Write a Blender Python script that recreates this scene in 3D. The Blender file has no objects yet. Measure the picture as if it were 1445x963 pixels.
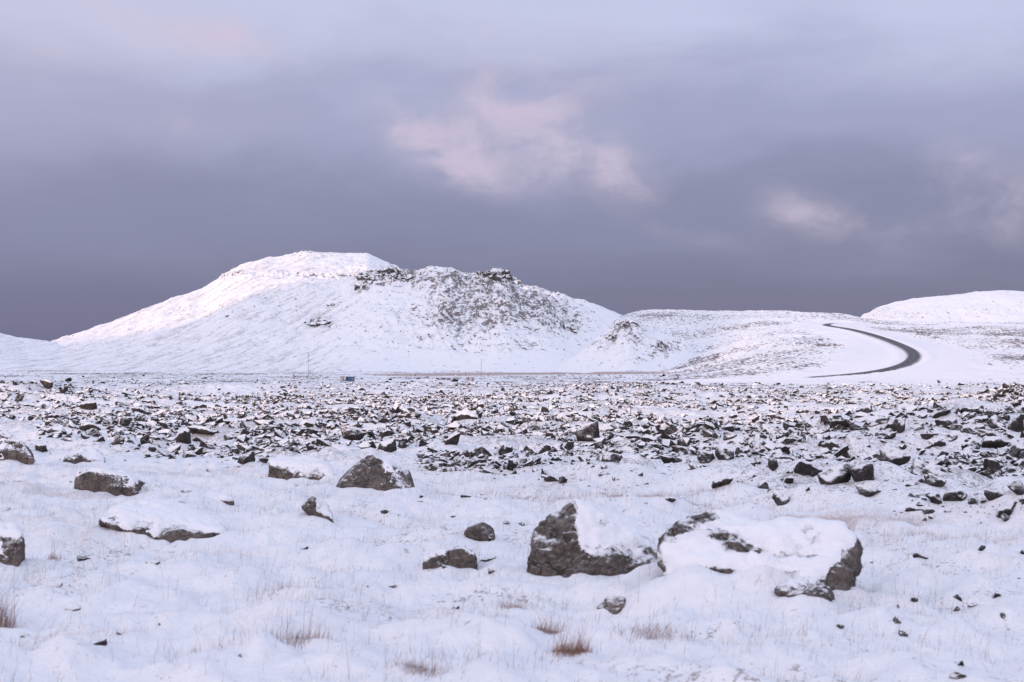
import bpy, bmesh, math
import numpy as np
from mathutils import Vector

# ------------------------------------------------------------------ basics
F, CX, HY = 2007.0, 722.5, 505.0          # focal length, centre and eye-level row of the 1445 px wide photograph
SC = bpy.context.scene
COL = SC.collection
rng = np.random.default_rng(11)


def sstep(a, b, x):
    t = np.clip((np.asarray(x, float) - a) / (b - a), 0, 1)
    return t * t * (3 - 2 * t)


def _hash(ix, iy, iz, seed):
    h = (ix.astype(np.uint32) * np.uint32(374761393) + iy.astype(np.uint32) * np.uint32(668265263)
         + iz.astype(np.uint32) * np.uint32(2147483647 - 58) + np.uint32(seed) * np.uint32(974634777))
    h = (h ^ (h >> np.uint32(13))) * np.uint32(1274126177)
    h = (h ^ (h >> np.uint32(16))) * np.uint32(2246822519)
    return h ^ (h >> np.uint32(15))


def noise2(x, y, seed=0):
    x = np.asarray(x, float); y = np.asarray(y, float)
    fx, fy = np.floor(x), np.floor(y)
    ix, iy = fx.astype(np.int64), fy.astype(np.int64)
    u, v = x - fx, y - fy
    z = np.zeros_like(ix)
    def g(dx, dy):
        a = _hash(ix + dx, iy + dy, z, seed).astype(float) * (2 * math.pi / 4294967296.0)
        return np.cos(a) * (u - dx) + np.sin(a) * (v - dy)
    su, sv = u * u * u * (u * (u * 6 - 15) + 10), v * v * v * (v * (v * 6 - 15) + 10)
    a = g(0, 0) * (1 - su) + g(1, 0) * su
    b = g(0, 1) * (1 - su) + g(1, 1) * su
    return (a * (1 - sv) + b * sv) * 1.5


def noise3(p, seed=0):
    f = np.floor(p); i = f.astype(np.int64); w = p - f
    s = w * w * w * (w * (w * 6 - 15) + 10)
    out = 0
    for dx in (0, 1):
        for dy in (0, 1):
            for dz in (0, 1):
                h = _hash(i[:, 0] + dx, i[:, 1] + dy, i[:, 2] + dz, seed)
                a = (h & np.uint32(65535)).astype(float) / 65535 * 2 * math.pi
                c = (h >> np.uint32(16)).astype(float) / 65535 * 2 - 1
                q = np.sqrt(1 - c * c)
                g = np.cos(a) * q * (w[:, 0] - dx) + np.sin(a) * q * (w[:, 1] - dy) + c * (w[:, 2] - dz)
                k = (s[:, 0] if dx else 1 - s[:, 0]) * (s[:, 1] if dy else 1 - s[:, 1]) * (s[:, 2] if dz else 1 - s[:, 2])
                out = out + g * k
    return out * 1.6


def fbm2(x, y, octv=4, seed=0, gain=0.5):
    o, a = 0, 1.0
    for k in range(octv):
        o = o + a * noise2(x, y, seed + k * 7); x = x * 2.03; y = y * 2.03; a *= gain
    return o


def fbm3(p, octv=4, seed=0, gain=0.5):
    o, a = 0, 1.0
    for k in range(octv):
        o = o + a * noise3(p, seed + k * 7); p = p * 2.03; a *= gain
    return o


def curve(pts):
    xs = np.array([p[0] for p in pts], float); ys = np.array([p[1] for p in pts], float)
    m = np.gradient(ys, xs)
    # limit overshoot
    d = np.diff(ys) / np.diff(xs)
    for i in range(1, len(xs) - 1):
        if d[i - 1] * d[i] <= 0: m[i] = 0
        else:
            lim = 3 * min(abs(d[i - 1]), abs(d[i])); m[i] = np.clip(m[i], -lim, lim)
    def f(x):
        x = np.clip(np.asarray(x, float), xs[0], xs[-1])
        i = np.clip(np.searchsorted(xs, x, side='right') - 1, 0, len(xs) - 2)
        h = xs[i + 1] - xs[i]; t = (x - xs[i]) / h
        return ((2 * t**3 - 3 * t**2 + 1) * ys[i] + (t**3 - 2 * t**2 + t) * h * m[i]
                + (-2 * t**3 + 3 * t**2) * ys[i + 1] + (t**3 - t**2) * h * m[i + 1])
    return f


def new_mesh(name, v, faces, smooth=True, attrs=None):
    v = np.asarray(v, np.float32)
    me = bpy.data.meshes.new(name)
    me.vertices.add(len(v)); me.vertices.foreach_set('co', v.ravel())
    faces = np.asarray(faces, np.int32); n = faces.shape[1]
    me.loops.add(faces.size); me.loops.foreach_set('vertex_index', faces.ravel())
    me.polygons.add(len(faces))
    me.polygons.foreach_set('loop_start', np.arange(0, faces.size, n, dtype=np.int32))
    me.polygons.foreach_set('loop_total', np.full(len(faces), n, np.int32))
    me.polygons.foreach_set('use_smooth', np.full(len(faces), smooth, bool))
    for k, a in (attrs or {}).items():
        at = me.attributes.new(k, 'FLOAT', 'POINT'); at.data.foreach_set('value', np.asarray(a, np.float32).ravel())
    me.update(calc_edges=True)
    return me


def link(name, me, mat=None, loc=(0, 0, 0), parent=None):
    o = bpy.data.objects.new(name, me); COL.objects.link(o)
    if mat and not me.materials: me.materials.append(mat)
    o.location = loc
    if parent: o.parent = parent
    return o


def tag(o, label=None, cat=None, group=None, kind=None):
    if label: o['label'] = label
    if cat: o['category'] = cat
    if group: o['group'] = group
    if kind: o['kind'] = kind
    return o


def empty(name, loc, label, cat, group=None):
    o = bpy.data.objects.new(name, None); COL.objects.link(o); o.location = loc
    o.empty_display_size = 0.2
    return tag(o, label, cat, group)


# ------------------------------------------------------------------ node helpers
class N:
    """A value inside a node tree, with arithmetic."""
    def __init__(s, t, sock): s.t, s.s = t, sock
    def _op(s, op, *o):
        n = s.t.nodes.new('ShaderNodeMath'); n.operation = op
        for i, x in enumerate((s,) + o):
            if isinstance(x, N): s.t.links.new(x.s, n.inputs[i])
            else: n.inputs[i].default_value = x
        return N(s.t, n.outputs[0])
    def __add__(s, o): return s._op('ADD', o)
    __radd__ = __add__
    def __mul__(s, o): return s._op('MULTIPLY', o)
    __rmul__ = __mul__
    def __sub__(s, o): return s._op('SUBTRACT', o)
    def __rsub__(s, o): return (s * -1.0) + o
    def __truediv__(s, o): return s._op('DIVIDE', o)
    def __pow__(s, o): return s._op('POWER', o)
    def f(s, op, *o): return s._op(op, *o)
    def clamp(s): return s._op('MINIMUM', 1.0)._op('MAXIMUM', 0.0)
    def step(s, a, b):
        n = s.t.nodes.new('ShaderNodeMapRange'); n.interpolation_type = 'SMOOTHSTEP'
        s.t.links.new(s.s, n.inputs[0]); n.inputs[1].default_value = a; n.inputs[2].default_value = b
        return N(s.t, n.outputs[0])


def mixc(t, fac, a, b):
    n = t.nodes.new('ShaderNodeMix'); n.data_type = 'RGBA'
    for i, x in ((0, fac), (6, a), (7, b)):
        if isinstance(x, N): t.links.new(x.s, n.inputs[i])
        elif isinstance(x, (int, float)): n.inputs[i].default_value = x
        else: n.inputs[i].default_value = tuple(x) + (1,)
    return N(t, n.outputs[2])


def tex(t, vec, scale, detail=4, rough=0.55, dist=0.0, kind='noise'):
    n = t.nodes.new('ShaderNodeTexNoise' if kind == 'noise' else 'ShaderNodeTexVoronoi')
    n.inputs['Scale'].default_value = scale
    if kind == 'noise':
        n.inputs['Detail'].default_value = detail; n.inputs['Roughness'].default_value = rough
        n.inputs['Distortion'].default_value = dist
    if vec is not None: t.links.new(vec.s if isinstance(vec, N) else vec, n.inputs['Vector'])
    return N(t, n.outputs[0])


def mapping(t, vec, scale=(1, 1, 1), rot=(0, 0, 0)):
    n = t.nodes.new('ShaderNodeMapping'); t.links.new(vec.s, n.inputs[0])
    n.inputs['Scale'].default_value = scale; n.inputs['Rotation'].default_value = rot
    return N(t, n.outputs[0])


def material(name):
    m = bpy.data.materials.new(name); m.use_nodes = True
    t = m.node_tree; b = t.nodes['Principled BSDF']
    b.inputs['Roughness'].default_value = 0.8
    b.inputs['Specular IOR Level'].default_value = 0.25
    return m, t, b


def attr(t, name):
    n = t.nodes.new('ShaderNodeAttribute'); n.attribute_name = name
    return N(t, n.outputs['Fac'])


def geo(t):
    n = t.nodes.new('ShaderNodeNewGeometry')
    return N(t, n.outputs['Position']), n


def sepz(t, sock):
    n = t.nodes.new('ShaderNodeSeparateXYZ'); t.links.new(sock, n.inputs[0])
    return [N(t, n.outputs[i]) for i in range(3)]


def bump(t, b, h, strength, dist):
    n = t.nodes.new('ShaderNodeBump'); n.inputs['Strength'].default_value = strength
    n.inputs['Distance'].default_value = dist
    t.links.new(h.s, n.inputs['Height'])
    if b is not None: t.links.new(n.outputs[0], b.inputs['Normal'])
    return n


SNOW = (0.86, 0.868, 0.895)
SNOW2 = (0.80, 0.81, 0.85)


def mat_ground():
    m, t, b = material('snowy_ground')
    P, g = geo(t)
    dry, speck = attr(t, 'dry'), attr(t, 'speck')
    n1 = tex(t, P, 0.9, 6, 0.6); n2 = tex(t, P, 9.0, 5, 0.65); n3 = tex(t, P, 45.0, 3, 0.6)
    c = mixc(t, n2.step(0.3, 0.75), SNOW2, SNOW)
    # straw and heath showing through thin snow
    straw = ((n2 * 0.5 + n3 * 0.5 + n1 * 0.25 - 0.70 + dry * 0.42) * 8.0).clamp() * dry.step(0.02, 0.7)
    c = mixc(t, (straw * 0.75).clamp(), c, mixc(t, dry.step(1.0, 1.3), mixc(t, n3, (0.46, 0.33, 0.29), (0.36, 0.24, 0.20)), (0.27, 0.16, 0.12)))
    # grit, twigs and heath poking through close by
    grit = attr(t, 'grit')
    g1 = tex(t, mapping(t, P, (1, .7, 1)), 8.0, 5, 0.68); g2 = tex(t, P, 30.0, 4, 0.66)
    gm = ((g1 * .45 + g2 * .55 + grit * .20 - .665) * 15.0).clamp() * grit.step(.02, .2)
    c = mixc(t, gm * .62, c, mixc(t, g1.step(.35, .65), (0.06, 0.05, 0.05), (0.15, .11, .10)))
    # bare stones and heath far off
    s1 = tex(t, mapping(t, P, (1, .5, 1)), 0.30, 6, 0.7); s2 = tex(t, mapping(t, P, (1, .30, 1)), 1.0, 4, 0.66)
    sm = (s1 * 0.38 + s2 * 0.62 + speck * 0.20 - 0.622) * 17.0
    sm = sm.clamp() * speck.step(0.02, 0.12)
    c = mixc(t, sm * 0.9, c, mixc(t, n1.step(0.35, 0.65), (0.075, 0.058, 0.055), (0.13, 0.09, 0.08)))
    t.links.new(c.s, b.inputs['Base Color'])
    bump(t, b, n2 * 0.7 + n3 * 0.3, 0.6, 0.07)
    return m


def mat_hill():
    m, t, b = material('snowy_hillside')
    P, g = geo(t)
    rk, st = attr(t, 'rocky'), attr(t, 'streak')
    # heath and stones poking through the snow: fine specks, clumped, drawn out down the slope
    pr = mapping(t, mapping(t, P, (1, 1, 1), (0, math.radians(36), 0)), (0.09, 0.10, 1.0))
    s1 = tex(t, P, 0.10, 8, 0.72); s2 = tex(t, mapping(t, P, (1, .5, 1)), 0.24, 5, 0.68)
    s3 = tex(t, pr, 0.42, 6, 0.72)
    s4 = tex(t, P, 0.55, 4, 0.66)
    v = s1 * 0.22 + s2 * 0.40 + s4 * 0.38 + rk * 0.105 - 0.585
    m1 = (v * 24.0).clamp()
    v2 = s3 * 0.62 + s4 * 0.38 + st * 0.10 - 0.585
    m2 = (v2 * 7.0).clamp() * st.step(0.05, 0.5) * 0.6
    nz = sepz(t, g.outputs['Normal'])[2]
    steep = nz.step(0.80, 0.55) * rk.step(0.25, 0.7) * ((s4 - .42) * 8.0).clamp()
    f = m1.f('MAXIMUM', m2).f('MAXIMUM', steep)
    rockc = mixc(t, s2.step(0.35, 0.65), (0.06, 0.054, 0.056), (0.16, 0.135, 0.13))
    c = mixc(t, f * 0.92, mixc(t, s1, SNOW2, SNOW), rockc)
    t.links.new(c.s, b.inputs['Base Color'])
    bump(t, b, s2 * 0.6 + s4 * 0.4, 0.5, 0.8)
    return m


def mat_rock(name, dark, light, thr=0.52, soft=0.22, scale=1.0, snowy=True, frost=0.35, lichen=.35, cracks=False):
    m, t, b = material(name)
    P, g = geo(t)
    a1 = tex(t, P, 5.0 * scale, 8, 0.68); a2 = tex(t, P, 24.0 * scale, 5, 0.7)
    a3 = tex(t, P, 1.3 * scale, 4, 0.6)
    c = mixc(t, (a1 * 0.6 + a2 * 0.4).step(0.34, 0.66), dark, light)
    c = mixc(t, a3.step(0.52, 0.66) * 0.45, c, tuple(x * 1.5 for x in light))
    lich = tex(t, P, 13.0 * scale, 6, 0.7).step(0.60, 0.68) * lichen
    c = mixc(t, lich, c, (0.26, 0.25, 0.22))
    hh = a1 * 0.65 + a2 * 0.35
    if cracks:
        wv = t.nodes.new('ShaderNodeTexVoronoi'); wv.feature = 'DISTANCE_TO_EDGE'; wv.inputs['Scale'].default_value = 4.2
        ws = t.nodes.new('ShaderNodeVectorMath'); ws.operation = 'MULTIPLY_ADD'
        nn = t.nodes.new('ShaderNodeTexNoise'); nn.inputs['Scale'].default_value = 6.0; nn.inputs['Detail'].default_value = 5
        t.links.new(P.s, nn.inputs['Vector']); t.links.new(nn.outputs['Color'], ws.inputs[0]); ws.inputs[1].default_value = (.22, .22, .22)
        t.links.new(mapping(t, P, (1, 1, .55), (0, .5, 0)).s, ws.inputs[2]); t.links.new(ws.outputs[0], wv.inputs['Vector'])
        ck = N(t, wv.outputs[0]).step(0.0, 0.045)
        c = mixc(t, (1.0 - ck) * .6 * a3.step(.42, .6), c, (0.022, 0.019, 0.018)); hh = hh + ck * .35
    bn = bump(t, b, hh, 0.95, 0.07 / scale)
    if snowy:
        nz = sepz(t, g.outputs['Normal'])[2]; bz = sepz(t, bn.outputs[0])[2]
        z = nz * 0.7 + bz * 0.3 + attr(t, 'frost').f('MINIMUM', 0.0) * 1.4 + (a1 - 0.5) * 0.75 + (a3 - 0.5) * 0.9 + (a2 - 0.5) * 0.5
        f = z.step(thr - soft * 0.5, thr + soft * 0.5)
        f = f.f('MAXIMUM', (attr(t, 'frost') * 1.5 + (a2 - 0.5) * 1.9 + (a1 - 0.5) * 1.5 + (bz - .4) * .5).step(0.62, 0.95))
        fr = (bz + (a2 - 0.5) * 1.1).step(thr - 0.05, thr + 0.35) * frost
        c = mixc(t, f.f('MAXIMUM', fr), c, SNOW)
    t.links.new(c.s, b.inputs['Base Color'])
    return m


def mat_flat(name, c, rough=0.7, c2=None, sc=3.0):
    m, t, b = material(name)
    P, g = geo(t)
    n = tex(t, P, sc, 5, 0.65)
    c2 = c2 or tuple(x * 0.75 for x in c)
    t.links.new(mixc(t, n.step(0.35, 0.65), c, c2).s, b.inputs['Base Color'])
    b.inputs['Roughness'].default_value = rough
    return m


def mat_snow():
    m, t, b = material('settled_snow')
    P, g = geo(t)
    n2 = tex(t, P, 9.0, 5, 0.65); n3 = tex(t, P, 60.0, 3, 0.6)
    t.links.new(mixc(t, n2.step(0.3, 0.75), SNOW2, SNOW).s, b.inputs['Base Color'])
    bump(t, b, n2 * 0.7 + n3 * 0.3, 0.3, 0.04)
    return m


M = dict(
    ground=mat_ground(), hill=mat_hill(), snow=mat_snow(),
    boulder=mat_rock('weathered_boulder_rock', (0.040, 0.034, 0.031), (0.175, 0.145, 0.128), 0.80, 0.20, 1.3, frost=0.46, cracks=True),
    lava=mat_rock('dark_lava_rock', (0.011, 0.010, 0.011), (0.052, 0.046, 0.046), 0.54, 0.28, 1.0, frost=0.55, lichen=.2),
    scree=mat_rock('hill_crag_rock', (0.040, 0.037, 0.039), (0.125, 0.108, 0.105), 0.50, 0.3, 0.25, frost=0.5),
    asphalt=mat_flat('damp_asphalt', (0.060, 0.058, 0.068), 0.6, (0.050, 0.049, 0.056), 0.7),
    paint=mat_flat('worn_road_paint', (0.42, 0.42, 0.44), 0.6),
    straw=mat_flat('dry_straw', (0.36, 0.23, 0.175), 0.8, (0.22, 0.13, 0.10), 14.0),
    verge=mat_flat('brown_verge', (0.42, 0.28, 0.23), 0.9, (0.74, 0.68, 0.68), .5),
    blue=mat_flat('blue_painted_metal', (0.075, 0.125, 0.24), 0.5),
    pale=mat_flat('pale_painted_board', (0.55, 0.52, 0.55), 0.6),
    cream=mat_flat('cream_board', (0.50, 0.45, 0.41), 0.6),
    glass=mat_flat('dark_window', (0.05, 0.05, 0.07), 0.2),
    door=mat_flat('grey_door', (0.22, 0.21, 0.24), 0.6),
    wood=mat_flat('weathered_pole_wood', (0.20, 0.165, 0.15), 0.8),
)

# ------------------------------------------------------------------ terrain functions
ROAD = [(1440, 905), (1380, 880), (1310, 858), (1260, 843), (1225, 834), (1196, 824), (1174, 806), (1165, 782), (1172, 752),
        (1192, 716), (1216, 660), (1240, 596), (1262, 535), (1279, 478), (1288, 442), (1290.5, 418), (1284, 398), (1267, 382),
        (1242, 370), (1210, 362), (1175, 356), (1140, 351), (1095, 347), (1040, 345), (980, 346)]


def road_path():
    P = np.array([((x - CX) / F * d, d) for x, d in ROAD])
    seg = np.r_[0, np.cumsum(np.hypot(*np.diff(P, axis=0).T))]
    fx, fy = curve(list(zip(seg, P[:, 0]))), curve(list(zip(seg, P[:, 1])))
    s = np.arange(0, seg[-1], 1.0)
    q = np.c_[fx(s), fy(s)]
    k = np.ones(25) / 25
    for _ in range(2):
        pad = np.pad(q, ((12, 12), (0, 0)), mode='edge')
        q = np.c_[np.convolve(pad[:, 0], k, 'valid'), np.convolve(pad[:, 1], k, 'valid')]
    return q


RP = road_path()
zflat = curve([(0, -1.68), (7.5, -1.71), (11.5, -1.76), (16, -1.83), (21, -1.96), (30, -2.2), (45, -2.62), (60, -2.95), (100, -3.6),
               (150, -4.25), (250, -5.2), (330, -5.75), (480, -6.75), (600, -6.6), (700, -6.1), (1000, -6), (2500, -9), (9000, -14)])
zup0 = curve([(0, -1.68), (7.5, -1.71), (11.5, -1.76), (16, -1.83), (21, -1.96), (30, -2.2), (45, -2.62), (60, -2.95), (100, -3.6),
              (150, -4.25), (250, -5.25), (320, -5.85), (348, -5.6), (375, -3.7), (415, -0.6), (540, 5.4), (700, 13.9), (800, 19.1),
              (900, 25.5), (1000, 30.9), (1100, 31.5), (1400, 20), (2000, 5), (9000, -14)])
UPR = curve([(800, 460), (882, 446), (910, 441), (950, 439), (1000, 440), (1050, 441), (1100, 442), (1150, 444), (1200, 447),
             (1240, 452), (1300, 455), (1445, 456), (1800, 460)])
BUMPS = [  # x, y, radius, height: heaps of lava rubble
    (10.9, 35.5, 3.4, .85), (13.6, 32, 2.6, .40), (7.8, 32, 2.2, .42), (15.5, 38, 3.0, .6), (9.5, 27, 1.6, .22), (6.0, 36, 2.0, .3), (12.5, 28, 1.5, .2), (22, 62, 4.5, .9), (27, 68, 6, 1.0),
    (-35, 100, 6, 1.0), (-42, 106, 7, 1.0), (-27, 98, 8, .5), (9, 135, 9, 1.0), (15, 142, 7, .8), (32, 125, 8, .6),
    (-9, 62, 6, .5), (-3, 55, 5, .4), (4, 30, 2.4, .18), (-14, 45, 5, .35), (40, 160, 14, .8), (60, 190, 14, 1.0), (-70, 210, 30, 1.0),
    (-20, 250, 30, .6)]
DRIFTS = []       # snow banked up round boulders, filled below


zupL = curve([(0, -1.68), (7.5, -1.71), (11.5, -1.76), (16, -1.83), (21, -1.96), (30, -2.2), (45, -2.62), (60, -2.95), (100, -3.6), (150, -4.25),
              (250, -5.2), (330, -5.75), (480, -6.75), (600, -6.4), (660, -4), (750, 4), (850, 15), (1000, 30.9), (1100, 31.5), (1400, 20), (2000, 5), (9000, -14)])


def pix(X, Y, Z):
    Yc = np.maximum(Y, 0.5)
    return CX + F * X / Yc, HY - F * Z / Yc


def base_z(X, Y):
    d = np.sqrt(Y * Y + 0.12 * X * X)
    zf = zflat(d)
    px = np.where(Y > 1, CX + F * X / np.maximum(Y, 1), np.where(X > 0, 3000, -3000))
    w = sstep(770, 870, px) * (Y > 1); wr = sstep(900, 1130, px)
    zr = (HY - UPR(px)) / F * 1000
    sc = (zr + 5.7) / (30.9 + 5.7)
    zu = zup0(d) * wr + zupL(d) * (1 - wr)
    zu = np.where(zu > -5.7, -5.7 + (zu + 5.7) * (1 + (sc - 1) * sstep(520, 950, d)), zu)
    return zf * (1 - w) + np.where(d > 200, zu, zf) * w, d, px, w


def lava_edge(px):
    return np.interp(px, [-400, 0, 200, 380, 470, 590, 750, 900, 1000, 1100, 1250, 1445, 1900],
                     [652, 650, 646, 652, 668, 676, 682, 694, 700, 716, 728, 742, 760])


def lava_mask(px, py):
    e = lava_edge(px)
    return sstep(e + 10, e - 14, py)


def road_dist(X, Y):
    """distance to the road and height of the road bed at its nearest point, only where near"""
    dist = np.full(X.shape, 1e3); idx = np.zeros(X.shape, int)
    sel = np.where((Y > 290) & (Y < 960) & (X > 20) & (X < 420))[0]
    for c in np.array_split(sel, max(1, len(sel) // 20000)):
        if not len(c): continue
        q = RP[::3]
        dd = np.hypot(X[c][:, None] - q[None, :, 0], Y[c][:, None] - q[None, :, 1])
        j = dd.argmin(1); dist[c] = dd[np.arange(len(c)), j]; idx[c] = j * 3
    return dist, idx


_rz, _, _, _ = base_z(RP[:, 0], RP[:, 1])
_k = np.ones(41) / 41
RZ = np.convolve(np.pad(_rz, 20, mode='edge'), _k, 'valid') + 0.5
RZG = RZ.copy(); RZ[-34:] -= np.linspace(0, 1.7, 34)       # the road disappears under drifted snow beyond the bend


def ground_z(X, Y, full=False):
    X = np.atleast_1d(np.asarray(X, float)); Y = np.atleast_1d(np.asarray(Y, float))
    z, d, px, w = base_z(X, Y)
    for (bx, by, r, h) in BUMPS:
        z = z + h * np.exp(-((X - bx) ** 2 + (Y - by) ** 2) / (2 * r * r) * 1.3)
    _, py = pix(X, Y, base_z(X, Y)[0])
    py = np.where(Y > 1, py, 900)
    lm = lava_mask(px, py) * (d > 15) * sstep(340, 220, d)
    near = sstep(60, 25, d)
    mead = (1 - lm) * sstep(90, 40, d)
    z = z + mead * (0.125 * noise2(X / 2.3, Y / 2.3, 3) + 0.105 * noise2(X / .85 + 9, Y / .85, 4) + 0.058 * noise2(X / .33, Y / .33, 5) + 0.05 * (1 - np.abs(noise2(X / 1.4 + 3, Y / .9, 23)) * 2) - .07 * sstep(.35, .75, noise2(X / .5, Y / .42, 25))
                    + 0.020 * near * noise2(X / .13, Y / .13, 6))
    rid = 1 - np.abs(noise2(X / 3.1, Y / 3.1, 8)) * 1.4
    z = z + lm * (0.36 * (rid - .5) + 0.20 * noise2(X / 1.1, Y / 1.1, 9) + 0.08 * near * noise2(X / .4, Y / .4, 10)
                  + 0.25 * noise2(X / 9, Y / 9, 12))
    farm = sstep(150, 320, d)
    z = z + farm * (0.5 * noise2(X / 28, Y / 28, 13) + 0.22 * noise2(X / 9, Y / 9, 14) + .10 * noise2(X / 3, Y / 3, 17))
    up = w * sstep(380, 560, d) * sstep(6000, 1500, d)
    z = z + up * (1.6 * noise2(X / 60, Y / 60, 15) + 0.8 * fbm2(X / 19, Y / 19, 3, 16))
    for (bx, by, rx, ry, h) in DRIFTS:
        q = ((X - bx) / rx) ** 2 + ((Y - by) / ry) ** 2
        z = z + h * np.exp(-q)
    rd, ri = road_dist(X, Y)
    bed = RZG[ri] - 0.35
    k = sstep(22, 4.5, rd)
    z = z * (1 - k) + bed * k + .4 * np.exp(-((rd - 4.6) / 1.7) ** 2) * (1 + .5 * noise2(X / 6, Y / 6, 24))
    if full:
        return z, d, px, py, lm, w, rd
    return z


def solve_y(px, py, y0=4.0, y1=700):
    ys = np.exp(np.linspace(math.log(y0), math.log(y1), 2500))
    z = ground_z((px - CX) / F * ys, ys)
    q = HY - F * z / ys
    i = np.where(q <= py)[0]
    return float(ys[i[0]]) if len(i) else float(y1)


def pt(px, py, Y): return np.array([(px - CX) / F * Y, Y, (HY - py) / F * Y])


# ------------------------------------------------------------------ rock shapes
def hull_planes(pts):
    bm = bmesh.new()
    for p in pts: bm.verts.new(p)
    bmesh.ops.convex_hull(bm, input=bm.verts[:])
    bm.normal_update()
    c = np.mean(pts, axis=0); out = []
    for f in bm.faces:
        if f.calc_area() < 1e-9: continue
        n = np.array(f.normal); o = float(n @ (np.array(f.verts[0].co) - c))
        if o < 0: n, o = -n, -o
        if all((n @ a) < 0.985 for a, _ in out): out.append((n, o))
    bm.free()
    return np.array([a for a, _ in out]), np.array([b for _, b in out]), c


_ico = {}


def ico(level):
    if level not in _ico:
        bm = bmesh.new(); bmesh.ops.create_icosphere(bm, subdivisions=level, radius=1)
        _ico[level] = (np.array([v.co[:] for v in bm.verts]), np.array([[v.index for v in f.verts] for f in bm.faces]))
        bm.free()
    return _ico[level]


def vnormals(v, f):
    a, b, c = v[f[:, 0]], v[f[:, 1]], v[f[:, 2]]
    n = np.cross(b - a, c - a); o = np.zeros_like(v)
    for k in range(3): np.add.at(o, f[:, k], n)
    return o / np.maximum(np.linalg.norm(o, axis=1, keepdims=True), 1e-12)


def radial(hulls, level, p=18, centre=None):
    """round-edged rock: support of one or more convex hulls seen from a shared centre"""
    dirs, f = ico(level)
    allp = np.vstack(hulls); lo, hi = allp.min(0), allp.max(0)
    ext = np.maximum((hi - lo) / 2, 1e-4)
    c0 = centre if centre is not None else np.mean(hulls[0], axis=0)
    best = None
    for h in hulls:
        n, o, c = hull_planes((h - c0) / ext)
        o = np.maximum(o + n @ c, 0.03)      # offset from the shared centre
        q = np.maximum(dirs @ n.T, 1e-6) / o[None, :]
        r = (q ** p).sum(1) ** (-1.0 / p)
        best = r if best is None else np.maximum(best, r)
    return dirs * best[:, None] * ext + c0, f


def rand_rock(seed, asp, npts, level, sharp, amp):
    r = np.random.default_rng(seed)
    p = r.normal(size=(npts, 3)); p /= np.linalg.norm(p, axis=1, keepdims=True)
    p *= r.uniform(.75, 1.15, (npts, 1)); p = p * np.array(asp)
    v, f = radial([p], level, sharp, np.zeros(3))
    nn = vnormals(v, f)
    s = max(asp)
    v = v + nn * (amp * fbm3(v / s * 2.2 + seed, 4, seed))[:, None] * s
    return v, f


def hull_rock(seed, asp, npts):
    r = np.random.default_rng(seed)
    p = r.normal(size=(npts, 3)); p /= np.linalg.norm(p, axis=1, keepdims=True)
    p *= r.uniform(.7, 1.15, (npts, 1)); p = p * np.array(asp)
    bm = bmesh.new()
    for q in p: bm.verts.new(q)
    res = bmesh.ops.convex_hull(bm, input=bm.verts[:])
    bmesh.ops.delete(bm, geom=list({g for g in res['geom_interior'] if isinstance(g, bmesh.types.BMVert)}), context='VERTS')
    bmesh.ops.triangulate(bm, faces=bm.faces[:])
    bm.verts.index_update()
    v = np.array([x.co[:] for x in bm.verts]); f = np.array([[x.index for x in q.verts] for q in bm.faces])
    bm.free()
    return v, f


def rot_mat(yaw, tx, ty):
    cz, sz, cx, sx, cy, sy = math.cos(yaw), math.sin(yaw), math.cos(tx), math.sin(tx), math.cos(ty), math.sin(ty)
    Rz = np.array([[cz, -sz, 0], [sz, cz, 0], [0, 0, 1]])
    Rx = np.array([[1, 0, 0], [0, cx, -sx], [0, sx, cx]])
    Ry = np.array([[cy, 0, sy], [0, 1, 0], [-sy, 0, cy]])
    return Rx @ Ry @ Rz


def blobs(x, y, L):
    o = 0
    for (cx, cy, rx, ry, a) in L: o = o + a * np.exp(-((x - cx) / rx) ** 2 - ((y - cy) / ry) ** 2)
    return o


# ------------------------------------------------------------------ boulders
LANDMARKS = []


def biggest(ff, n):
    """faces of the largest connected patch"""
    if not len(ff): return ff
    lab = np.arange(n)
    while True:
        m = lab[ff].min(1); old = lab.copy()
        for k in range(3): np.minimum.at(lab, ff[:, k], m)
        lab = lab[lab]
        if (lab == old).all(): break
    g = lab[ff[:, 0]]; u, c = np.unique(g, return_counts=True)
    return ff[g == u[c.argmax()]]



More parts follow.
